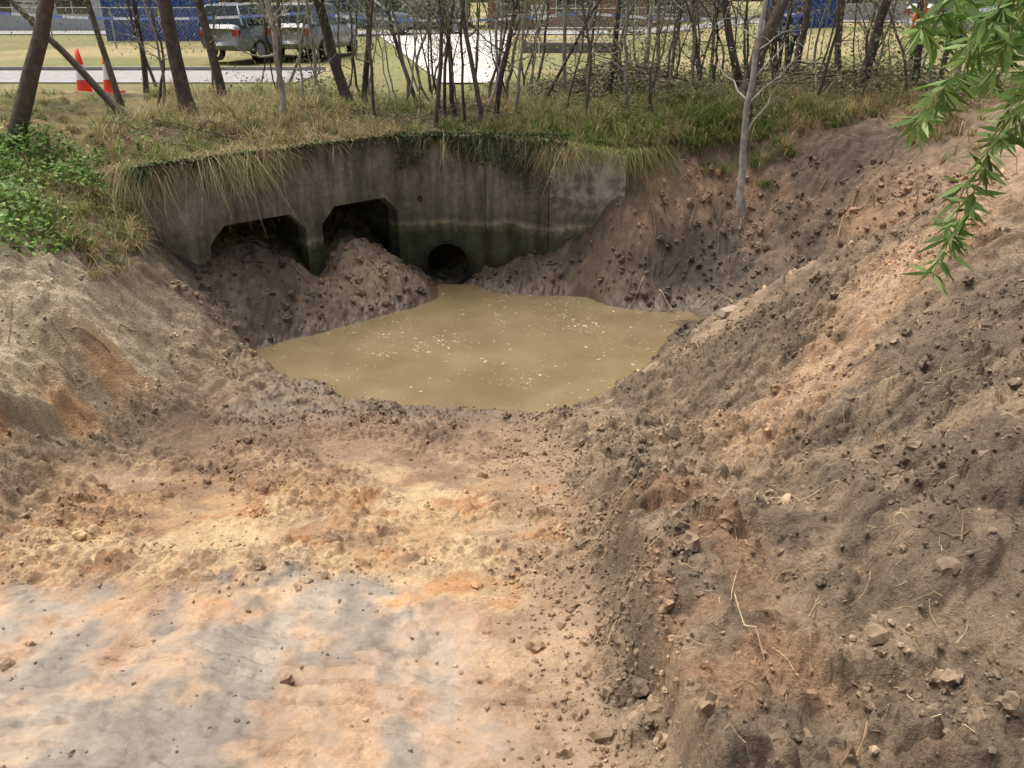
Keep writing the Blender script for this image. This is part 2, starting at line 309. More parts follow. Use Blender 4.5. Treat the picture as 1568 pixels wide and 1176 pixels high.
k2=len(xs2);i=np.arange(len(ys2)-1)[:,None]*k2;j=np.arange(k2-1)[None]
F2=np.stack([i+j,i+j+1,i+k2+j+1,i+k2+j],-1).reshape(-1,4)
ok=inpoly(X2,Y2,FPb).ravel();F2=F2[ok[F2].all(1)]
build('culvert_soil_cover',np.stack([X2,Y2,Z2],-1).reshape(-1,3),F2,np.tile(lin(112,100,72),(X2.size,1)),None,[M_gr],True,extra={'wet':np.zeros(X2.size)})
# ---------- water ----------
a=Acc();a.add([[-5,9,0],[4.5,9,0],[4.5,15.3,0],[-5,15.3,0]],[[0,1,2,3]]);fin('pond_water',a,[M_wat])
def kites(acc,P,Dv,Nv,Ln,Wd,C,m=0):
    Dv=Dv/(np.linalg.norm(Dv,axis=1)[:,None]+1e-9);Sd=np.cross(Dv,Nv);Sd/=np.linalg.norm(Sd,axis=1)[:,None]+1e-9
    Ln=Ln[:,None];Wd=Wd[:,None]
    v=np.stack([P,P+Dv*Ln*.45+Sd*Wd,P+Dv*Ln,P+Dv*Ln*.45-Sd*Wd],1).reshape(-1,3)
    acc.add(v,np.arange(len(P)*4).reshape(-1,4),np.repeat(C,4,0),m)
a=Acc();m=7000;px=rng.uniform(-4,3.2,m);py=rng.uniform(9.9,14.8,m);kk=vn(px*.9,py*.9,200)+.5*vn(px*3.5,py*3.5,201)+.25*vn(px*12,py*12,202);keep=(rng.random(m)<.05+ss(.6,1.35,kk)*.7)&(H(px,py)<-.03);px=px[keep];py=py[keep];m=len(px)
an=rng.uniform(0,6.28,m);cc=np.where(rng.random(m)[:,None]<.6,lin(190,178,144),lin(152,130,90))*rng.uniform(.7,1.1,(m,1))
kites(a,np.stack([px,py,np.full(m,.004)],1),np.stack([np.cos(an),np.sin(an),an*0],1),np.tile([0,0,1.],(m,1)),.02+.09*rng.random(m)**3,.005+.02*rng.random(m)**2,cc)
fin('floating_leaves',a,[M_matte])
# ---------- culvert headwall ----------
e=empty('culvert_headwall')
def wp(s,z,d=0): 
    p=W(s,d);return [p[0],p[1],z]
def wq(acc,pts,d0,d1): prism(acc,[wp(s,z,d0) for s,z in pts],[*(wn*(d1-d0)),0])
TOP=2.75;SF=1.7;a=Acc();ops=[(.9,2.62),(2.94,4.55)]
for s0,s1 in [(-.02,.9),(2.62,2.94),(4.55,WL)]: wq(a,[(s0,-.6),(s1,-.6),(s1,SF),(s0,SF)],0,.3)
wq(a,[(-.02,SF),(WL,SF),(WL,TOP),(-.02,TOP)],0,.3)
for s0,s1 in ops:
    c=.28
    wq(a,[(s0,SF-c),(s0+c*.5,SF-c*.5),(s0+c,SF),(s0,SF)],0,.3);wq(a,[(s1,SF-c),(s1,SF),(s1-c,SF),(s1-c*.5,SF-c*.5)],0,.3)
fin('box_culvert_face',a,[M_wall],parent=e)
a=Acc();wq(a,[(-.05,TOP-.1),(WL+.02,TOP-.1),(WL+.02,TOP+.03),(-.05,TOP+.03)],-.03,-.002);fin('coping',a,[M_wall],parent=e)
a=Acc()
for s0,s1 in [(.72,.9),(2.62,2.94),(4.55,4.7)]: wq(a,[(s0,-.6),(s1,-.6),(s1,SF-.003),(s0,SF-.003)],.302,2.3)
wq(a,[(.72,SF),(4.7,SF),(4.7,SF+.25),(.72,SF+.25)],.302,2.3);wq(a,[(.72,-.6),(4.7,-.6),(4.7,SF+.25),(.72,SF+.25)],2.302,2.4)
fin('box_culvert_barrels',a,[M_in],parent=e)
a=Acc();pcx,pcz,pr=-1.24,.36,.41;ns=40;th=np.linspace(0,2*np.pi,ns,endpoint=False)
sq=.62;sx=np.cos(th);sz=np.sin(th);mm=np.maximum(abs(sx),abs(sz));yw=15.47
ring=lambda r,y,sqr=False:np.stack([pcx+(sx/mm*sq if sqr else sx*r),np.full(ns,y),pcz+(sz/mm*sq if sqr else sz*r)],1)
jj=np.arange(ns);RF=np.stack([jj,(jj+1)%ns,ns+(jj+1)%ns,ns+jj],1)
a.add(np.vstack([ring(pr,yw),ring(0,yw,True)]),RF);a.add(np.vstack([ring(pr,yw),ring(pr,yw+.3)]),RF)
x0,x1=C0[0]+.005,D0[0]
def pan(acc,xa,xb,za,zb): box(acc,(xa,yw,za),(xb,yw+.3,zb))
pan(a,x0,pcx-sq,-.6,TOP);pan(a,pcx+sq,x1,-.6,TOP);pan(a,pcx-sq,pcx+sq,pcz+sq,TOP);pan(a,pcx-sq,pcx+sq,-.6,pcz-sq)
fin('pipe_panel',a,[M_wall],parent=e)
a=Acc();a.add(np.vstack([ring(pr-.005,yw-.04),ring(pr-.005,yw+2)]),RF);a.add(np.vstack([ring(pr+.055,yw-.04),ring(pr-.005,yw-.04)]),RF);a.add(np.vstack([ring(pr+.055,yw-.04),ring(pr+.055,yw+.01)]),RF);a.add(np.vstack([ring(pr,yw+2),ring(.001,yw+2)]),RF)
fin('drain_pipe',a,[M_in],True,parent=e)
a=Acc();tube(a,[[-1.72,15.5,1.62],[-1.72,15.42,1.62],[-1.72,15.46,1.62]],[.055,.055,.001],12,lin(90,70,56));fin('weep_pipe',a,[M_matte],parent=e)
def wing(t0,t1,mat,nm):
    p0=D0+(E0-D0)*t0;p1=D0+(E0-D0)*t1;z0=TOP-.28*t0;z1=TOP-.28*t1
    a=Acc();prism(a,[[p0[0],p0[1],-.6],[p1[0],p1[1],-.6],[p1[0],p1[1],z1],[p0[0],p0[1],z0]],[.05,.3,0]);fin(nm,a,[mat],parent=e)
wing(.004,.46,M_wall,'wing_wall');wing(.466,1,M_wallp,'wing_wall_end')
# ---------- clods ----------
def ico(sub):
    bm=bmesh.new();bmesh.ops.create_icosphere(bm,subdivisions=sub,radius=1);v=np.array([x.co[:] for x in bm.verts]);f=np.array([[q.index for q in t.verts] for t in bm.faces]);bm.free();return v,f
def gcol(px,py):
    ix=np.clip(np.searchsorted(xs,px),0,nx-1);iy=np.clip(np.searchsorted(ys,py),0,ny-1);return col[iy,ix],Z[iy,ix]
def scatter(name,px,py,sz,sub,mat,sink=.25,lo=.65,hi=1.25):
    v,f=ico(sub);m=len(px);k=len(v)
    Q,_=np.linalg.qr(rng.normal(size=(m,3,3)));sc3=rng.uniform(.6,1.25,(m,1,3))
    vv=v[None]*(1+.28*rng.normal(size=(m,k,1)).clip(-1.5,1.5))*sc3
    vv=np.einsum('mki,mij->mkj',vv,Q)*sz[:,None,None]
    c,pz=gcol(px,py);pz=pz+sz*sink
    vv=vv+np.stack([px,py,pz],1)[:,None]
    ff=(f[None]+(np.arange(m)*k)[:,None,None]).reshape(-1,3)
    build(name,vv.reshape(-1,3),ff,np.repeat(c*rng.uniform(lo,hi,(m,1)),k,0),None,[mat],False)
def clod_pts(m,x0,x1,y0,y1,fn):
    px=rng.uniform(x0,x1,m);py=y0+(y1-y0)*rng.random(m)**1.3;k=rng.random(m)<fn(px,py);return px[k],py[k]
def dens(x,y):
    _,_,fl_=masks(x,y);b_=1-fl_
    return b_*(.12+.9*ss(-.15,.35,fbm(x*1.7,y*1.7,120,3)))*ss(-4.7,-4.2,x)+b_*.25*(x<-4.3)+fl_*(.03+.6*ss(.0,.4,fbm(x*1.3,y*1.3,121,3))*ss(4.2,5.2,y))+fl_*ss(-.3,.45,x+.4*fbm(x*2,y*2,122,2))*.55
px,py=clod_pts(90000,-6.5,5.5,1.6,10.8,dens);m=len(px);scatter('soil_crumbs',px,py,.005+.014*rng.random(m)**2.2,1,M_clod,.25,.55,1.1)
px,py=clod_pts(8000,-6,5.5,1.6,11,dens);m=len(px);scatter('soil_clods',px,py,.015+.04*rng.random(m)**3.5,2,M_clod,.05,.6,1.1)
px,py=clod_pts(5000,-5,8,11.3,16,lambda x,y:.8*(H(x,y)>.06)*(H(x,y)<2.4)*(~inpoly(x,y,PB)));m=len(px);scatter('mud_clods',px,py,.015+.06*rng.random(m)**3,2,M_clod,.05,.7,1.2)
a=Acc()
for (x,y,s,r) in [(3.15,11.2,.17,.3),(3.6,11.4,.09,1.2),(2.0,8.0,.09,.8),(2.12,7.85,.05,.2),(4.4,11.6,.08,.5)]:
    z=float(H(np.array([x]),np.array([y]))[0]);c,s_=math.cos(r),math.sin(r)
    tf=lambda v,x=x,y=y,z=z,c=c,s_=s_:np.stack([x+v[:,0]*c-v[:,1]*s_,y+v[:,0]*s_+v[:,1]*c,z+v[:,2]+.15*v[:,0]],1)+rng.normal(size=(len(v),3))*.02
    box(a,(-s,-s*.6,-.05),(s,s*.6,.035),lin(150,134,116),0,tf,.03)
fin('concrete_rubble',a,[M_conc])
def sticks(name,m,x0,x1,y0,y1,ln,rad,cols,nw=5,lift=.07):
    a=Acc();s=np.linspace(0,1,nw)[None];x=rng.uniform(x0,x1,m);y=rng.uniform(y0,y1,m);t=rng.uniform(0,6.28,m);l=rng.uniform(*ln,m);cu=rng.normal(size=m)*.8
    aa=t[:,None]+cu[:,None]*s;PX=x[:,None]+np.cumsum(np.cos(aa),1)*l[:,None]/nw;PY=y[:,None]+np.cumsum(np.sin(aa),1)*l[:,None]/nw
    PZ=H(PX,PY)+rad*1.2+rng.random((m,nw))*l[:,None]*lift
    for q in range(m): tube(a,np.stack([PX[q],PY[q],PZ[q]],1),rad*rng.uniform(.6,1.3)*np.linspace(1,.4,nw),4,cols[rng.integers(len(cols))]*rng.uniform(.7,1.2))
    fin(name,a,[M_bark])
straw=[lin(204,184,144),lin(170,146,110),lin(126,104,80)]
sticks('straw_debris',1100,.7,5,1.9,9,(.04,.24),.0022,straw)
sticks('straw_debris',60,-4,.6,4,9,(.03,.12),.0025,straw)
sticks('root_debris',30,.9,3.5,2,6,(.3,.7),.005,[lin(190,170,132),lin(140,116,90)],8,.12)
sticks('root_debris',150,2,8,12.5,16,(.2,.9),.008,[lin(170,152,122),lin(104,88,72)],6,.12)
sticks('root_debris',26,-6,-4.6,6,10.5,(.3,1.0),.007,[lin(160,136,108)],7)
sticks('root_debris',90,-5,-2.2,12.6,15,(.1,.5),.006,[lin(150,128,102),lin(90,76,60)],6,.12)
# ---------- grass ----------
def blades(acc,B,L_,az,up,dr,wd,C):
    m=len(B);t=np.array([0,.35,.7,1.0])
    dirv=np.stack([np.cos(az),np.sin(az)],1);side=np.stack([-np.sin(az),np.cos(az),np.zeros(m)],1)
    v=[]
    for k,tt in enumerate(t):
        hz=L_*(tt*(1-up)+dr*tt*tt*.6);vz=L_*(up*tt-dr*tt*tt)
        p=np.concatenate([B[:,:2]+dirv*hz[:,None],(B[:,2]+vz)[:,None]],1);w=(wd*(1-tt*.92))[:,None]
        v+= [p+side*w,p-side*w]
    v=np.stack(v,1).reshape(-1,3);o=np.arange(m)[:,None]*8
    F=np.stack([np.concatenate([o+2*k,o+2*k+1,o+2*k+3,o+2*k+2],1) for k in range(3)],1).reshape(-1,4)
    acc.add(v,F,np.repeat(C,8,0))
dry=[lin(200,180,132),lin(174,150,108),lin(152,124,88),lin(212,196,150)];grn=[lin(134,156,78),lin(112,138,62),lin(158,170,90),lin(88,114,54)]
def tufts(acc,cx,cy,nb,ln,gp,zf,rad=.1,droop=(.3,.9),lean=None,wd=.006,sp=.7):
    for q in range(len(cx)):
        k=int(nb*rng.uniform(.6,1.3));r=rad*rng.random(k);t=rng.uniform(0,6.28,k);bx=cx[q]+r*np.cos(t);by=cy[q]+r*np.sin(t)
        l=ln[q]*rng.uniform(.5,1.15,k);az=rng.uniform(0,6.28,k) if lean is None else lean+rng.normal(size=k)*sp
        g_=rng.random(k)<gp[q];ci=rng.integers(0,4,k)
        C=np.where(g_[:,None],np.array(grn)[ci],np.array(dry)[ci])*rng.uniform(.6,1.1,(k,1))*rng.uniform(.8,1.1)
        blades(acc,np.stack([bx,by,np.full(k,zf[q]-.02)],1),l,az,rng.uniform(.7,.97,k),rng.uniform(*droop,k),np.full(k,wd)*rng.uniform(.6,1.4,k),C)
a=Acc()
def zone(m,x0,x1,y0,y1,cond,ln,gpf,nb=42,**k):
    cx=rng.uniform(x0,x1,m);cy=rng.uniform(y0,y1,m);kk=cond(cx,cy);cx=cx[kk];cy=cy[kk];z=H(cx,cy,2)
    tufts(a,cx,cy,nb,rng.uniform(*ln,len(cx))*(.6+.7*vn(cx*1.3,cy*1.3,131)),np.clip(gpf(cx,cy)+.25*rng.normal(size=len(cx)),0,1),z,**k)
gpf=lambda x,y:np.clip(.34+.9*fbm(x*.8,y*.8,130,3)+.2*ss(0,3,x),.03,.95)
zone(1500,-7.2,2.7,12.8,19.3,lambda x,y:inpoly(x,y,PB)&(y<19),(.4,1.0),gpf)
zone(560,2.2,8,15.2,19.3,lambda x,y:(H(x,y)>2.3)&~((abs(x-6.2)<.9)&(abs(y-15.5)<.7)),(.4,.9),lambda x,y:np.clip(.8-.12*(x-2),.15,.9),50)
zone(380,-8,10,19,22.3,lambda x,y:(x>-1)|((x<-3.2)&(y<20.6)),(.4,1.0),lambda x,y:x*0+.3,40,wd=.008)
zone(160,7,13,14.5,20.5,lambda x,y:x>0,(.3,.6),lambda x,y:x*0+.2,40)
zone(300,-11,-6.2,9.5,18.6,lambda x,y:x<0,(.25,.55),lambda x,y:x*0+.45)
zone(260,-6.9,-5.2,9.8,12.9,lambda x,y:(H(x,y)>1.75),(.3,.7),lambda x,y:x*0+.45,42,rad=.13)
zone(10,1.2,3.6,3.2,6,lambda x,y:x>0,(.08,.2),lambda x,y:x*0+.05,16,rad=.05,wd=.002)
cx=rng.normal(1.5,.9,130);cy=rng.normal(16.3,.45,130);kk=(cy>15.45);cx=cx[kk];cy=cy[kk];tufts(a,cx,cy,80,rng.uniform(.5,.9,len(cx)),np.clip(.6+.3*rng.normal(size=len(cx)),.1,.95),H(cx,cy,2),rad=.16)
cx=rng.normal(4.3,.9,110);cy=rng.normal(16.9,.5,110);tufts(a,cx,cy,80,rng.uniform(.4,.8,len(cx)),cx*0+.88,H(cx,cy,2),rad=.16)
fin('bank_grass',a,[M_leaf])
a=Acc()
def hang(p0,p1,m,gp,ln,z0=TOP,off=.12,zend=None):
    t=rng.random(m);t=t[vn(t*11,t*0,int(m)+3)>.22];m=len(t);cx=p0[0]+(p1[0]-p0[0])*t;cy=p0[1]+(p1[1]-p0[1])*t
    nrm=math.atan2(-(p1[0]-p0[0]),(p1[1]-p0[1]));nv=np.array([math.cos(nrm),math.sin(nrm)]);off_=off+rng.random(m)*.2
    z=np.full(m,z0) if zend is None else z0+(zend-z0)*t
    cx=cx-nv[0]*off_;cy=cy-nv[1]*off_
    tufts(a,cx,cy,26,rng.uniform(*ln,m)*(.35+1.2*vn(t*9,t*0,int(m))),np.clip(gp+.9*fbm(t*6,t*0,140,2),.02,.95),z+.02,rad=.2,droop=(.9,2.0),lean=nrm,wd=.005,sp=.95)
hang(L0,L0+wd*4.4,240,.4,(.2,.45));hang(L0+wd*.1,L0+wd*2.0,80,.35,(.35,.7))
hang(C0,D0,70,.6,(.2,.35));hang(D0,E0,180,.55,(.25,.5),TOP,.1,2.5);hang(E0,E0+np.array([1.1,.9]),110,.6,(.3,.6),2.5)
hang(L0-np.array([.6,-.1]),L0+wd*.3,110,.4,(.4,.8),2.6)
fin('hanging_grass',a,[M_leaf])
# ---------- leafy weeds, ivy, scrub ----------
def leafmass(name,P,ln,cols,hang=0):
    a=Acc();m=len(P);D=rng.normal(size=(m,3));D[:,2]=D[:,2]*.5-hang;Nn=rng.normal(size=(m,3))*.5+np.array([0,-.3,1.0])
    C=np.array(cols)[rng.integers(0,len(cols),m)]*rng.uniform(.5,1.15,(m,1));l=rng.uniform(*ln,m);kites(a,P,D,Nn,l,l*rng.uniform(.22,.4,m),C);fin(name,a,[M_leaf])
gl=[lin(112,150,66),lin(134,170,80),lin(84,118,52),lin(168,190,112)]
m=16000;x=rng.uniform(-9,-5.2,m);y=rng.uniform(8.9,13.2,m);k=(fbm(x*1.4,y*1.4,150,3)>-.1)&(rng.random(m)<ss(5.3,6.1,-x)*1.2)&(H(x,y)>1.9);x=x[k];y=y[k]
leafmass('leafy_weeds',np.stack([x,y,H(x,y,2)+rng.random(len(x))**.7*.35*(1+fbm(x*2,y*2,151,2))],1),(.05,.1),gl)
m=4200;t=rng.random(m);x=-2.3+3.3*t;h=rng.random(m)**1.6*(.1+.8*vn(t*7,t*0,160));leafmass('ivy',np.stack([x,15.44-rng.random(m)*.08-.18*np.clip(x+.5,0,3),2.85-h],1),(.03,.065),[lin(80,98,52),lin(98,122,62),lin(60,78,42)],.6)
m=3000;s_=rng.uniform(0,4.6,m);h=rng.random(m)**1.7*(.05+.7*ss(.45,.9,vn(s_*2.2,s_*0,161)));leafmass('ivy',np.stack([L0[0]+wd[0]*s_-wn[0]*rng.random(m)*.08,L0[1]+wd[1]*s_-wn[1]*rng.random(m)*.08,2.82-h],1),(.03,.06),[lin(86,100,56),lin(108,124,68),lin(130,118,80)],.6)
m=1500;x=rng.normal(.4,.25,m);z=rng.uniform(1.4,2.6,m);x+= (z-2)*.1;leafmass('hanging_ivy',np.stack([x,15.40-.18*(x+.5)-rng.random(m)*.08,z],1)[rng.random(m)<ss(1.3,2.5,z)],(.03,.05),[lin(80,96,52),lin(98,110,62)],.8)
m=70000;x=rng.uniform(-6.5,10,m);y=rng.uniform(16.2,22.5,m);den=fbm(x*.55,y*.8,152,3)+.18*ss(19,20.5,y);k=(rng.random(m)<ss(-.1,.35,den)*(.35+.65*ss(0,3,x)))&~((x>-3.4)&(x<-.6)&(y>19.5));x=x[k];y=y[k]
leafmass('scrub',np.stack([x,y,H(x,y,2)+rng.random(len(x))*(.3+1.1*ss(0,.5,fbm(x*1.5,y*1.5,153,3)))*(.6+1.1*ss(0,3,x))],1),(.04,.09),[lin(112,124,80),lin(94,104,66),lin(140,144,100),lin(160,146,108)])
# ---------- trees ----------
barkD=[lin(96,86,78),lin(80,72,66),lin(110,100,90)];barkP=[lin(166,160,150)]
def gumleaves(acc,P,m,spread,ln=(.06,.12)):
    Q=P[rng.integers(0,len(P),m)]+rng.normal(size=(m,3))*spread;D=rng.normal(size=(m,3))*.6+np.array([0,0,-.9])
    C=np.array([lin(122,138,94),lin(144,152,108),lin(100,116,74),lin(170,168,132)])[rng.integers(0,4,m)]*rng.uniform(.6,1.2,(m,1))
    l=rng.uniform(*ln,m);kites(acc,Q,D,rng.normal(size=(m,3)),l,l*.13,C,1)
def gum(name,x,y,r,lean=(0,0),h=7,bark=None,kink=.06,nb=12,low=.22,bend=0,leaves=480):
    a=Acc();z=float(H(np.array([x]),np.array([y]),2)[0])-.15;bk=bark if bark is not None else barkD[rng.integers(3)]
    k=16;t=np.linspace(0,1,k);off=np.cumsum(rng.normal(size=(k,2))*kink*r**.3,0);off[0]=0
    P=np.stack([x+lean[0]*t*h/2.2+off[:,0]+bend*np.sin(t*5)*.3,y+lean[1]*t*h/2.2+off[:,1],z+h*t],1)
    R=r*(1-t*.8);R[0]*=1.35
    cb=bk[None]*(.8+.4*rng.random((k,1)));tube(a,P,R,8,cb,0)
    tips=[]
    for q in range(nb):
        ti=rng.uniform(low,.97);i0=ti*(k-1);b0=P[int(i0)]+(P[min(int(i0)+1,k-1)]-P[int(i0)])*(i0%1);az=rng.uniform(0,6.28);el=rng.uniform(.3,1.2);l=rng.uniform(.5,1.3)*(1.2-.5*ti)*(.5+h/10)
        s=np.linspace(0,1,6);d=np.array([math.cos(az)*math.cos(el),math.sin(az)*math.cos(el),math.sin(el)]);wob=np.cumsum(rng.normal(size=(6,3))*.05*l,0);wob[0]=0
        Q=b0+d*l*s[:,None]+wob;tube(a,Q,r*(1-ti*.75)*.36*(1-s*.85)+.002,5,bk,0);tips.append(Q[3:])
        for u in range(3):
            st=Q[rng.integers(1,6)];d2=d+rng.normal(size=3)*.8;d2/=np.linalg.norm(d2);l2=l*rng.uniform(.3,.6);s2=np.linspace(0,1,4)[:,None]
            Q2=st+d2*l2*s2+rng.normal(size=(4,3))*.03*s2-np.array([0,0,.15])*l2*s2**2;tube(a,Q2,.005*(1-s2[:,0]*.7)*(.6+r*4),4,bk,0);tips.append(Q2[1:])
    T=np.vstack(tips);hiT=T[T[:,2]>z+2.4] if (T[:,2]>z+2.4).sum()>5 else T
    loT=T[(T[:,2]>z+1.0)&(T[:,2]<z+2.8)]
    if leaves:
        gumleaves(a,hiT,leaves//2,.16)
        if len(loT)>3: gumleaves(a,loT,leaves,.18,(.04,.09))
    fin(name,a,[M_bark,M_leaf],True)
spec=[(-7.4,12.6,.14,(1.0,0),6,None),(-6.05,16.2,.15,(-.1,0),9,None),(-6.1,18.5,.11,(-.1,0),8,None),(-7.2,16.5,.08,(-1.9,0),5,None),(-7.9,17.5,.07,(-.2,0),7,None),(-4.3,15.9,.06,(.0,0),5,barkP[0]),
(-3.3,18,.12,(-.5,0),8,None),(-3.1,18.4,.07,(.0,0),8,None),(-2.0,19,.05,(-.5,0),7,None),(-1.45,16.3,.045,(.05,0),6,None),(-1.07,17,.05,(-.2,0),7,None),(-.62,16.4,.05,(-.25,0),7,None),(-.45,16.5,.055,(.55,0),6,None),
(.5,18,.035,(1.2,0),5,None),(2.1,19,.07,(.1,0),8,None),(4.3,15.35,.075,(-.05,0),6,barkP[0]),(4.6,17.5,.15,(.6,0),8,None),(4.9,17.9,.09,(-.7,0),7,None),(3.9,23,.06,(0,0),7,None),(3.3,22,.06,(-.2,0),7,None),(6.4,20,.1,(.1,0),8,None),
(7.6,20.5,.08,(-.1,0),8,None),(7.1,18,.12,(.3,0),8,None),(5.0,22,.05,(.1,0),7,None),(5.6,21,.06,(.3,0),7,None),(2.8,24,.05,(0,0),7,None),(-8.9,13.5,.1,(.4,0),7,None),(9.3,19,.07,(.2,0),7,None),(-.9,16.2,.03,(.1,0),5,None),(-1.3,16.6,.035,(.3,0),6,None),
(-5.2,19.5,.06,(.2,0),7,None),(-4.6,20.5,.05,(-.1,0),7,barkP[0]),(-8.4,20,.07,(.1,0),7,None),(1.2,20,.05,(-.1,0),7,barkP[0]),(3.0,20.5,.05,(.15,0),7,barkP[0]),(4.4,20,.06,(-.3,0),7,None),(8.4,18.2,.08,(-.3,0),7,None),(5.9,19.2,.07,(-.15,0),7,None),(6.9,22,.07,(.1,0),7,None),(-.2,19.5,.04,(.2,0),6,barkP[0])]
for q in spec: gum('gum_tree',q[0],q[1],q[2],q[3],q[4],q[5],bend=rng.normal()*.35)
for q in range(100):
    x=rng.uniform(-9,11);y=rng.uniform(16.5,22)
    if q%3==0: x=rng.uniform(2,9)
    if q%5==0: x=rng.uniform(-2.8,1)
    gum('sapling',x,y,rng.uniform(.014,.045),(rng.normal()*.3,0),rng.uniform(2.6,6),barkP[0]*rng.uniform(.5,1) if rng.random()<.45 else None,kink=.08,nb=8,low=.2,bend=rng.normal()*.5,leaves=170)
def brush(name,cx,cy,rx,ry,hh,m,rad=.015,cols=(lin(96,84,72),lin(136,122,104),lin(72,62,54))):
    a=Acc()
    for _ in range(m):
        x=cx+rng.normal()*rx;y=cy+rng.normal()*ry;z=float(H(np.array([x]),np.array([y]),2)[0]);hz=hh*rng.random()*math.exp(-((x-cx)/rx)**2/2)
        t=rng.uniform(0,6.28);l=rng.uniform(.4,1.4);el=rng.normal()*.3;s=np.linspace(-.5,.5,5)[:,None]
        Q=np.array([x,y,z+hz+.05])+s*l*np.array([math.cos(t)*math.cos(el),math.sin(t)*math.cos(el),abs(math.sin(el))])+rng.normal(size=(5,3))*.03
        tube(a,Q,rad*rng.uniform(.4,1.4)*np.linspace(1,.4,5),5,cols[rng.integers(3)])
    fin(name,a,[M_bark])
brush('brush_pile',2.4,19.3,.9,.4,.8,260);brush('brush_pile',6.5,18.6,1.4,.5,.6,180);brush('twig_litter',-5.2,14.2,1.0,.6,.3,90,.008);brush('twig_litter',0,16.5,2.5,.5,.3,120,.008)
# weeping bottlebrush beside the viewpoint
a=Acc();bz=float(H(np.array([4.1]),np.array([3.6]))[0]);bk=lin(110,94,78)
tube(a,[[4.1,3.6,bz-.1],[4.05,3.6,bz+.8],[3.9,3.55,bz+1.7],[3.7,3.5,bz+2.6],[3.6,3.4,bz+3.6]],[.12,.1,.085,.065,.03],10,bk)
limbs=[[(3.9,3.55,bz+1.7),(3.2,3.4,5.3),(2.5,3.25,5.5),(2.1,3.2,5.35)],[(3.7,3.5,bz+2.6),(3.0,3.1,5.8),(2.3,2.95,5.75),(1.8,2.9,5.5)],[(3.7,3.5,bz+2.6),(3.6,4.2,6.0),(3.1,4.6,6.1),(2.8,4.7,5.8)]]
for lb_ in limbs: tube(a,lb_,[.05,.035,.02,.01],7,bk)
strands=[[(2.1,3.2,5.35),(1.95,3.2,5.0),(1.82,3.2,4.6),(1.74,3.2,4.25),(1.70,3.2,3.98)],
[(2.1,3.2,5.35),(1.97,3.1,5.0),(1.8,3.1,4.65),(1.72,3.1,4.35),(1.66,3.1,4.15)],
[(2.1,3.2,5.35),(1.85,3.1,5.15),(1.62,3.05,4.9),(1.5,3.05,4.7),(1.42,3.05,4.5)],
[(2.1,3.2,5.35),(1.9,3.25,5.1),(1.72,3.3,4.85),(1.6,3.3,4.65),(1.54,3.3,4.5)],
[(1.8,2.9,5.5),(1.75,2.9,5.2),(1.74,2.9,4.9),(1.73,2.9,4.68)],[(1.8,2.9,5.5),(1.65,2.9,5.25),(1.55,2.9,5.0),(1.5,2.9,4.85)],
[(1.8,2.9,5.5),(1.6,2.95,5.2),(1.44,3.0,5.0),(1.36,3.0,4.88)],[(1.8,2.9,5.5),(1.68,2.85,5.2),(1.6,2.85,4.95),(1.55,2.85,4.75)],
[(2.1,3.2,5.35),(2.05,3.3,5.0),(1.98,3.3,4.7),(1.93,3.3,4.5)],[(2.5,3.25,5.5),(2.3,3.4,5.1),(2.12,3.5,4.75),(2.05,3.5,4.5)],
[(1.8,2.9,5.5),(1.85,2.95,5.15),(1.86,2.95,4.8),(1.84,2.95,4.62)],[(2.5,3.25,5.5),(2.2,3.5,5.2),(1.98,3.6,4.9),(1.88,3.6,4.75)],[(2.1,3.2,5.35),(1.9,3.3,5.1),(1.85,3.3,4.9),(1.8,3.3,4.7)],[(2.1,3.2,5.35),(1.8,3.35,5.15),(1.7,3.4,5.0),(1.62,3.4,4.85)],
[(2.8,4.7,5.8),(2.7,4.7,5.2),(2.65,4.7,4.8)],[(3.0,3.1,5.8),(3.0,3.0,5.2),(3.0,3.0,4.6)],[(3.2,3.4,5.3),(3.1,3.6,4.9),(3.1,3.7,4.4)]]
lc=np.array([lin(148,180,98),lin(124,158,78),lin(176,204,126),lin(108,138,70)])*.85
for S_ in strands:
    S_=np.array(S_);u=np.linspace(0,len(S_)-1,26);P=np.stack([np.interp(u,np.arange(len(S_)),S_[:,c_]) for c_ in range(3)],1);P[1:-1]+=rng.normal(size=(24,3))*.01
    tube(a,P,np.linspace(.006,.0018,26),5,lin(150,138,94))
    m=int(140*len(S_)/4);w_=rng.random(m)**.75;idx=np.clip((w_*25).astype(int),0,25);Q=P[idx]
    cl=(vn(idx*.55,idx*0.,int(rng.integers(999)))>.33);Q=Q[cl];k=len(Q)
    D=np.stack([rng.normal(size=k)*.9,rng.normal(size=k)*.9,-rng.uniform(-.2,1.3,k)],1)
    l=rng.uniform(.07,.145,k);kites(a,Q,D,rng.normal(size=(k,3)),l,l*.085,lc[rng.integers(0,4,k)]*rng.uniform(.7,1.1,(k,1)),1)
cp=np.array([3.5,3.4,6.6]);P=cp+rng.normal(size=(60,3))*np.array([.7,.7,.5]);gumleaves(a,P,2200,.15)
fin('bottlebrush_tree',a,[M_bark,M_leaf],True)
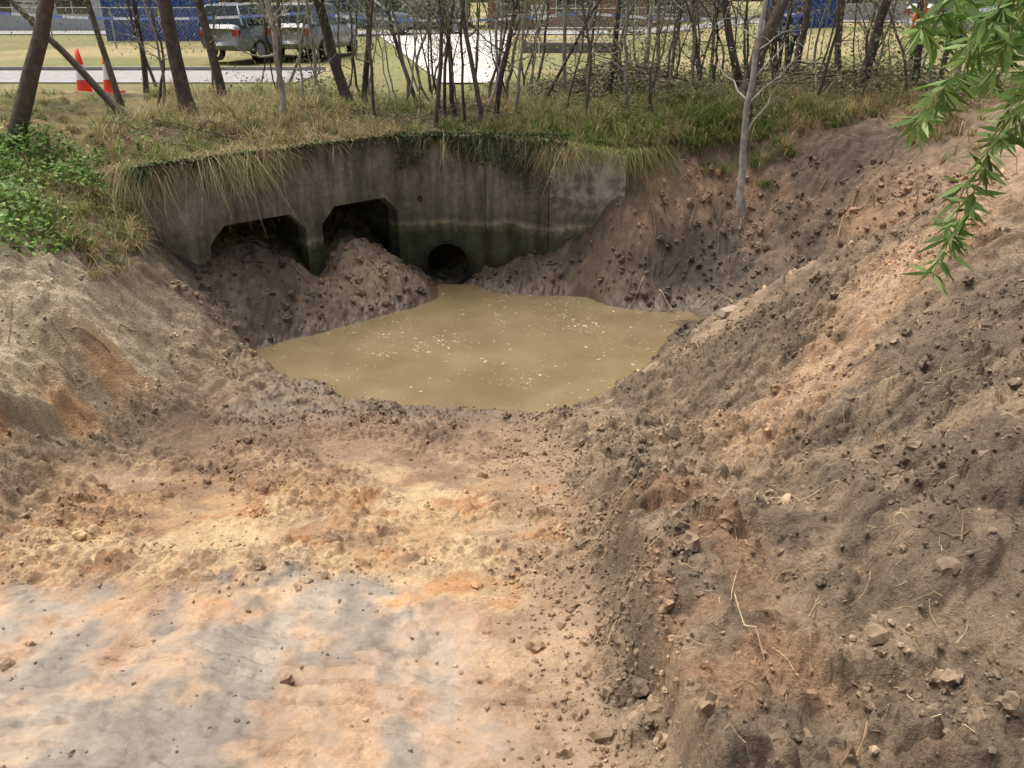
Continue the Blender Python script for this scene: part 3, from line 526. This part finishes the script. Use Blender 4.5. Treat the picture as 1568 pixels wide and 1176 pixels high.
# ---------- roads ----------
def sheet(name,x0,x1,y0,y1,mat,c,dz,fx=None):
    xs_=np.linspace(x0,x1,60);ys_=np.linspace(y0,y1,30);A_,B_=np.meshgrid(xs_,ys_)
    if fx is not None:A_=fx(A_,B_)
    Zs=H(A_,B_,2)+dz;i=np.arange(29)[:,None]*60;j=np.arange(59)[None]
    build(name,np.stack([A_,B_,Zs],-1).reshape(-1,3),np.stack([i+j,i+j+1,i+61+j,i+60+j],-1).reshape(-1,4),np.tile(c,(A_.size,1)),None,[mat],True)
sheet('road',-60,-5.6,22.8,26.3,M_road,lin(150,148,146),.03)
sheet('concrete_driveway',0,1,22.6,46.8,M_conc,lin(206,200,190),.045,lambda a_,b_:(-1.0-(b_-22.6)*.11)+(a_-.5)*(1.6+5.2*(b_-22.6)/24.2))
sheet('far_road',-80,80,46.8,52,M_road,lin(150,148,146),.05)
a=Acc();box(a,(-60,26.35,2.9),(-5.6,26.5,3.17),lin(150,148,142));fin('kerb',a,[M_conc])
a=Acc();box(a,(.4,33.6,2.9),(4.2,33.9,3.45),lin(120,118,112));box(a,(.35,33.55,3.452),(4.25,33.95,3.53),lin(140,136,130));fin('low_retaining_wall',a,[M_conc])
# ---------- fences ----------
def gz(x,y): return float(H(np.array([x],float),np.array([y],float),2)[0])
def fence(name,x0,x1,y,h,c,step=2.5,mesh=True,rails=1):
    e=empty(name);a=Acc();k=int((x1-x0)/step)+1
    for i in range(k):
        x=x0+i*step;z=gz(x,y);tube(a,[[x,y,z-.1],[x,y,z+h]],[.03,.03],6,c)
    for rr in range(rails):
        zz=h*(1-rr*.45);tube(a,[[x,y,gz(x,y)+zz] for x in np.linspace(x0,x0+(k-1)*step,8)],[.022]*8,5,c)
    fin('posts_and_rails',a,[M_matte],parent=e)
    if mesh:
        a=Acc();X1=x0+(k-1)*step;z=gz((x0+X1)/2,y)
        for s in np.arange(x0-h,X1,.16):
            for sg in(1,-1):
                xa,xb=(s,s+h) if sg==1 else (s+h,s)
                if min(xa,xb)<x0 or max(xa,xb)>X1:continue
                tube(a,[[xa,y,z+.05],[xb,y,z+h]],[.004,.004],3,c)
        fin('wire_mesh',a,[M_matte],parent=e)
fence('chain_link_fence',1.2,18,44.5,1.3,lin(190,188,182))
fence('chain_link_fence',-26,-9,36,1.5,lin(160,160,160))
fence('pipe_rail_fence',1,6.5,33,.9,lin(200,198,190),2.0,False,2)
a=Acc()
for (xa,ya,xb,yb,z0) in [(-16,27.5,-6,27.5,1.55),(-6,27.5,2,28,1.5),(2,28,9,27,1.55)]:
    t=np.linspace(0,1,14);x=xa+(xb-xa)*t;y=ya+(yb-ya)*t;z=3.05+z0-.18*np.sin(np.pi*t)
    for i in range(13):
        c=lin(230,230,232) if i%2 else lin(120,140,200);a.add([[x[i],y[i],z[i]],[x[i+1],y[i+1],z[i+1]],[x[i+1],y[i+1]+.01,z[i+1]+.075],[x[i],y[i]+.01,z[i]+.075]],[[0,1,2,3]],c)
for x,y in [(-16,27.5),(-6,27.5),(2,28),(9,27)]: tube(a,[[x,y,2.9],[x,y,4.7]],[.02,.02],6,lin(120,120,120))
fin('barrier_tape',a,[M_matte])
# ---------- sign ----------
e=empty('entry_sign',(1.3,42,gz(1.3,42)));a=Acc();tube(a,[[0,0,-.1],[0,0,1.5]],[.03,.03],8,lin(150,150,150));fin('post',a,[M_matte],parent=e)
a=Acc();box(a,(-.42,-.05,.85),(.42,-.032,1.5),lin(225,225,222));fin('panel',a,[M_paint],parent=e)
for i,tx in enumerate(('ENTRY','ONLY')):
    cu=bpy.data.curves.new('lettering','FONT');cu.body=tx;cu.size=.24;cu.align_x='CENTER';cu.extrude=.002;o=bpy.data.objects.new('lettering',cu);sc.collection.objects.link(o);o.parent=e;o.location=(0,-.056,1.23-.27*i);o.rotation_euler=(math.pi/2,0,0)
    mt,_,bb=newmat('black_lettering');bb.inputs['Base Color'].default_value=(.02,.02,.02,1);cu.materials.append(mt)
# ---------- cones ----------
def cone(x,y):
    e=empty('traffic_cone',(x,y,gz(x,y)));a=Acc();box(a,(-.22,-.22,0),(.22,.22,.05),lin(216,62,40),taper=.02);fin('base',a,[M_paint],parent=e)
    a=Acc();zs=[.052,.3,.301,.62,.621,.95,.951];cs=[0,0,1,1,0,0,0];rr=[.17-.13*z/.95 for z in zs];rr[-1]=.005
    C=np.array([lin(232,66,40) if not q else lin(225,225,225) for q in cs]);tube(a,[[0,0,z] for z in zs],rr,20,C);fin('body',a,[M_paint],True,parent=e)
cone(-9.0,19.6);cone(-9.75,19.9)
# ---------- cars ----------
def car(x,y,rz,paint,kind='sedan',name='parked_car'):
    e=empty(name,(x,y,gz(x,y)+.05),rz)
    if kind=='sedan': st=[(-2.25,.45,.80),(-2.2,.32,.95),(-1.5,.2,1.0),(1.0,.2,.97),(1.9,.25,.82),(2.25,.38,.68),(2.3,.45,.6)];gh=[(-1.75,.98),(-1.0,1.42),(-.3,1.46),(.35,1.38),(1.15,.97)]
    else: st=[(-2.25,.5,.98),(-2.2,.4,1.1),(-1.5,.3,1.12),(1.0,.3,1.08),(1.95,.32,.98),(2.2,.4,.85),(2.25,.5,.7)];gh=[(-2.15,1.1),(-1.95,1.65),(-.5,1.72),(.25,1.66),(1.05,1.08)]
    a=Acc();rows=[]
    for (xx,zl,zh) in st:
        w=.88 if abs(xx)<2 else .74
        rows.append([[xx,-w*.94,zl],[xx,-w,zl+.15],[xx,-w,(zl+zh)/2+.05],[xx,-w*.93,zh-.02],[xx,-w*.6,zh+.02],[xx,w*.6,zh+.02],[xx,w*.93,zh-.02],[xx,w,(zl+zh)/2+.05],[xx,w,zl+.15],[xx,w*.94,zl]])
    V=np.array(rows);k=V.shape[1];i=np.arange(len(rows)-1)[:,None]*k;j=np.arange(k)[None]
    caps=[[b0+q for q in r_] for b0 in (0,(len(rows)-1)*k) for r_ in ([0,1,8,9],[1,2,7,8],[2,3,6,7],[3,4,5,6])]
    a.add(V.reshape(-1,3),np.vstack([np.stack([i+j,i+(j+1)%k,i+k+(j+1)%k,i+k+j],-1).reshape(-1,4),caps]),paint)
    fin('body',a,[M_paint],True,parent=e)
    a=Acc();g0=gh[0][1]-.03
    V=np.array([[[p[0],-.84,g0],[p[0],-.84+.26*(p[1]-g0)/.6,p[1]],[p[0],.84-.26*(p[1]-g0)/.6,p[1]],[p[0],.84,g0]] for p in gh]);k=4;i=np.arange(len(gh)-1)[:,None]*k;j=np.arange(3)[None]
    a.add(V.reshape(-1,3),np.stack([i+j,i+j+1,i+k+j+1,i+k+j],-1).reshape(-1,4),lin(30,34,38))
    fin('windows',a,[M_glass],parent=e)
    a=Acc()
    R=np.array([[[p[0],s*(.84-.26*(p[1]-g0)/.6+.004),p[1]+.008] for s in(-1,-.5,.5,1)] for p in gh[1:-1]]);i=np.arange(len(gh)-3)[:,None]*4
    a.add(R.reshape(-1,3),np.stack([i+j,i+j+1,i+4+j+1,i+4+j],-1).reshape(-1,4),paint)
    for s in(-1,1):
        P=[[p[0],s*(.842-.26*(p[1]-g0)/.6),p[1]] for p in gh];tube(a,P,[.035]*len(P),5,paint)
        for xx in(-.95,.0): 
            zt=np.interp(xx,[p[0] for p in gh],[p[1] for p in gh]);tube(a,[[xx,s*.845,g0],[xx,s*(.848-.26*(zt-g0)/.6),zt]],[.035,.03],5,paint)
        box(a,(.75,s*.95-.09,g0+.02),(.9,s*.95+.09,g0+.16),paint)
    fin('roof_and_pillars',a,[M_paint],True,parent=e)
    for wi,(xx,s) in enumerate([(-1.4,-1),(-1.4,1),(1.4,-1),(1.4,1)]):
        a=Acc();yy=s*.8;P=[[xx,yy-.11,.33],[xx,yy-.1,.33],[xx,yy+.1,.33],[xx,yy+.11,.33]];tube(a,P,[.29,.33,.33,.29],18,lin(28,28,28))
        tube(a,[[xx,yy+s*.095,.33],[xx,yy+s*.118,.33],[xx,yy+s*.119,.33]],[.21,.2,.001],14,lin(150,152,155));fin('wheel_%d'%(wi+1),a,[M_matte],parent=e)
    a=Acc();zf=st[-2][2]
    for s in(-1,1):
        box(a,(2.15,s*.6-.13,zf-.18),(2.31,s*.6+.13,zf-.04),lin(225,225,220));box(a,(-2.28,s*.62-.12,st[0][2]-.2),(-2.15,s*.62+.12,st[0][2]-.02),lin(150,20,20))
    fin('lamps',a,[M_paint],parent=e)
car(-4.4,48.2,.05,lin(40,44,52));car(-7.3,46.2,.0,lin(86,98,112),'suv')
car(-8.6,30.6,1.25,lin(120,126,132),'suv');car(-6.9,31.4,1.4,lin(134,138,142),'suv');car(15.5,30,.2,lin(200,200,200),'suv');car(-15,49,0,lin(150,60,50))
# ---------- containers / houses ----------
def container(x,y,rz,c,Lc=6,hc=2.6,name='shipping_container'):
    e=empty(name,(x,y,gz(x,y)),rz);a=Acc();k=int(Lc/.14);xs_=np.linspace(0,Lc,k*2+1);dep=np.array([0,0,.04,.04]*k)[:len(xs_)]
    for yy,s in((0,1),(2.4,-1)):
        P=np.stack([xs_,yy+dep*s,np.zeros(len(xs_))+.15],1);Q=P.copy();Q[:,2]=hc-.12;n_=len(xs_);V=np.vstack([P,Q]);j=np.arange(n_-1);a.add(V,np.stack([j,j+1,n_+j+1,n_+j],1),c)
    box(a,(0,.05,.1),(Lc,2.35,hc-.05),c);fin('corrugated_sides',a,[M_paint],parent=e)
    a=Acc()
    for xx in(-.06,Lc-.06):
        for yy in(-.06,2.34): box(a,(xx,yy,0),(xx+.12,yy+.12,hc),c*.8)
    for yy in(-.05,2.35):
        for zz in(.0,hc-.12): box(a,(.062,yy,zz+.003),(Lc-.062,yy+.1,zz+.117),c*.8)
    fin('frame',a,[M_paint],parent=e)
blue=lin(50,80,160)
container(-18.5,41,.05,blue,4.5);container(12.2,40,.1,blue*.9,2.5,2.5)
def house(x,y,rz,w,d,h,c,rc,wins,name,brick=False):
    e=empty(name,(x,y,gz(x,y)),rz);mt=M_matte
    if brick:
        mt,nt_,bb=newmat('brickwork');tc=nt_.nodes.new('ShaderNodeTexCoord');mp=nt_.nodes.new('ShaderNodeMapping');mp.inputs['Rotation'].default_value=(math.pi/2,0,0);br=nt_.nodes.new('ShaderNodeTexBrick');br.inputs['Scale'].default_value=3.2
        br.inputs['Color1'].default_value=(*lin(150,96,74),1);br.inputs['Color2'].default_value=(*lin(124,78,62),1);br.inputs['Mortar'].default_value=(*lin(170,160,148),1);br.inputs['Mortar Size'].default_value=.02
        nt_.links.new(tc.outputs['Object'],mp.inputs[0]);nt_.links.new(mp.outputs[0],br.inputs[0]);nt_.links.new(br.outputs[0],bb.inputs[0]);bb.inputs['Roughness'].default_value=.9
    a=Acc();box(a,(0,0,-.3),(w,d,h),c);fin('walls',a,[mt],parent=e)
    a=Acc();ov=.5;V=[[-ov,-ov,h],[w+ov,-ov,h],[w+ov,d+ov,h],[-ov,d+ov,h],[d/2,d/2,h+1.8],[w-d/2,d/2,h+1.8],[w-d/2,d/2+.01,h+1.8],[d/2,d/2+.01,h+1.8]];a.add(V,BF,rc);fin('roof',a,[M_matte],parent=e)
    a=Acc();b_=Acc()
    for (wx_,ww,z0,z1) in wins:
        box(a,(wx_,-.03,z0),(wx_+ww,-.004,z1),lin(44,50,56))
        for q in (wx_,wx_+ww/2-.03,wx_+ww-.06): box(b_,(q,-.07,z0),(q+.06,-.032,z1),lin(228,226,220))
        for q in(z0-.06,z1): box(b_,(wx_-.03,-.075,q),(wx_+ww+.03,-.004,q+.06),lin(228,226,220))
    fin('windows',a,[M_glass],parent=e);fin('window_frames',b_,[M_paint],parent=e)
house(-1.5,56,0,15,8,3,lin(150,96,74),lin(96,84,78),[(.8,1.8,.9,2.1),(4.2,2.4,.9,2.1),(8.2,.95,.05,2.1),(10.2,2.2,.9,2.1)],'brick_house',True)
house(-14,58,.02,11,8,2.9,lin(212,208,200),lin(150,152,154),[(.8,2.6,.05,2.3),(4.4,2.6,.05,2.3),(8.2,1.6,.9,2.1)],'weatherboard_house')
house(-40,54,.05,18,8,3,lin(200,202,206),lin(170,172,174),[(2,2,.9,2.1),(7,3,.9,2.1),(12.5,2,.9,2.1)],'rendered_house')
house(17,52,-.1,16,8,3,lin(200,194,184),lin(120,100,90),[(2,2,.9,2.1),(7,3,.9,2.1),(12.5,2,.9,2.1)],'rendered_house')
# ---------- people ----------
def person(x,y,rz,shirt,legs,name='worker'):
    V=[(0,0,.95),(0,0,1.15),(0,0,1.38),(0,0,1.5),(0,.0,1.6),(0,.01,1.7)];R=[(.15,.11),(.14,.1),(.16,.1),(.06,.06),(.085,.095),(.075,.09)];E=[(0,1),(1,2),(2,3),(3,4),(4,5)]
    for s in(-1,1):
        b0=len(V);V+=[(s*.1,0,.88),(s*.12,-.02,.5),(s*.13,.02,.1),(s*.14,-.14,.04)];R+=[(.09,.095),(.06,.065),(.045,.05),(.045,.035)];E+=[(0,b0),(b0,b0+1),(b0+1,b0+2),(b0+2,b0+3)]
        b1=len(V);V+=[(s*.2,0,1.42),(s*.26,.02,1.14),(s*.25,-.08,.9),(s*.25,-.1,.82)];R+=[(.06,.06),(.045,.045),(.033,.033),(.03,.02)];E+=[(2,b1),(b1,b1+1),(b1+1,b1+2),(b1+2,b1+3)]
    me=bpy.data.meshes.new('fig');me.from_pydata(V,E,[]);o=bpy.data.objects.new('fig',me);sc.collection.objects.link(o);sk=o.modifiers.new('s','SKIN')
    for i,d in enumerate(me.skin_vertices[0].data): d.radius=R[i];d.use_root=(i==0)
    su=o.modifiers.new('u','SUBSURF');su.levels=2
    dg=bpy.context.evaluated_depsgraph_get();m2=bpy.data.meshes.new_from_object(o.evaluated_get(dg));bpy.data.objects.remove(o)
    e=empty(name,(x,y,gz(x,y)),rz);b_=bpy.data.objects.new('body',m2);sc.collection.objects.link(b_);b_.parent=e;m2.materials.clear()
    cols=[shirt,legs,lin(190,140,112),lin(50,40,34),lin(222,222,200)]
    for c in cols:
        mt,_,bb=newmat('cloth_or_skin');bb.inputs['Base Color'].default_value=(*c,1);bb.inputs['Roughness'].default_value=.85;m2.materials.append(mt)
    for p in m2.polygons:
        z=p.center.z;ax=abs(p.center.x);k=0
        if z<.93 and not(ax>.18 and z>.6):k=1
        if z<.12:k=3
        if ax>.2 and z<1.1:k=2
        if z>1.49:k=2
        if z>1.66 or (z>1.56 and p.center.y>.03):k=3
        if k==0 and 1.13<z<1.19:k=4
        p.material_index=k;p.use_smooth=True
    a=Acc()
    for s in(-1,1):
        for f_ in range(4): 
            l=[.07,.08,.075,.06][f_];xx=s*.25;yy=-.13+f_*.02;tube(a,[[xx,yy,.81],[xx-s*.005,yy,.81-l*.5],[xx-s*.02,yy,.81-l]],[.009,.008,.005],6,cols[2])
        tube(a,[[s*.245,-.12,.86],[s*.235,-.15,.83],[s*.23,-.16,.79]],[.01,.009,.006],6,cols[2])
    tube(a,[[0,-.09,1.64],[0,-.115,1.60],[0,-.095,1.59]],[.008,.014,.006],6,cols[2])
    for s in(-1,1): tube(a,[[s*.035,-.092,1.635],[s*.035,-.1,1.635]],[.01,.003],8,lin(30,24,20));tube(a,[[s*.085,0,1.64],[s*.095,.01,1.6]],[.018,.012],6,cols[2])
    fin('hands_and_face',a,[M_cloth],True,parent=e)
nav=lin(34,40,60)
person(10.0,22,.4,lin(255,120,40),nav);person(-14.2,37,.2,lin(190,215,60),nav);person(7.6,25.5,-.5,lin(40,60,120),nav);person(8.2,25.8,2.2,lin(50,64,110),nav)
# ---------- distant trees ----------
a=Acc()
for x in np.arange(-90,95,6.0):
    y=74+rng.normal()*4;x=x+rng.normal()*2;z=3.3;h=rng.uniform(7,13);tube(a,[[x,y,z-.2],[x+.2,y,z+h*.5],[x,y,z+h*.85]],[.3,.2,.05],6,lin(100,90,80),0)
    P=np.array([x,y,z+h*.65])+rng.normal(size=(26,3))*np.array([1.8,1.6,h*.17])
    m=900;Q=P[rng.integers(0,26,m)]+rng.normal(size=(m,3))*.5;l=rng.uniform(.25,.5,m);kites(a,Q,rng.normal(size=(m,3)),rng.normal(size=(m,3)),l,l*.3,np.array([lin(70,88,50),lin(92,106,62),lin(54,70,40)])[rng.integers(0,3,m)],1)
fin('distant_trees',a,[M_bark,M_leaf])
# ---------- light ----------
w=bpy.data.worlds.new('World');sc.world=w;w.use_nodes=True;nt=w.node_tree;sky=nt.nodes.new('ShaderNodeTexSky');sky.sky_type='NISHITA';sky.sun_disc=False
el,az=math.radians(70),math.radians(-50)
sky.sun_elevation=el;sky.sun_rotation=az;sky.dust_density=7;sky.air_density=1.0;sky.ozone_density=.5
nt.links.new(sky.outputs[0],nt.nodes['Background'].inputs[0]);nt.nodes['Background'].inputs[1].default_value=.15
sl=bpy.data.lights.new('sun','SUN');sl.energy=4.0;sl.angle=math.radians(55);sl.color=(1,.975,.93);so=bpy.data.objects.new('sun',sl);sc.collection.objects.link(so)
d=Vector((math.sin(az)*math.cos(el),math.cos(az)*math.cos(el),math.sin(el)));so.rotation_euler=d.to_track_quat('Z','Y').to_euler()
# ---------- camera ----------
cam=bpy.data.cameras.new('camera');cam.lens=29;cam.sensor_width=36;cam.clip_end=2000;cam.clip_start=.05;co=bpy.data.objects.new('camera',cam);co.location=(0,0,5);co.rotation_euler=(math.radians(65),0,0);sc.collection.objects.link(co);sc.camera=co
sc.view_settings.view_transform='Standard';sc.view_settings.look='None';sc.view_settings.exposure=0
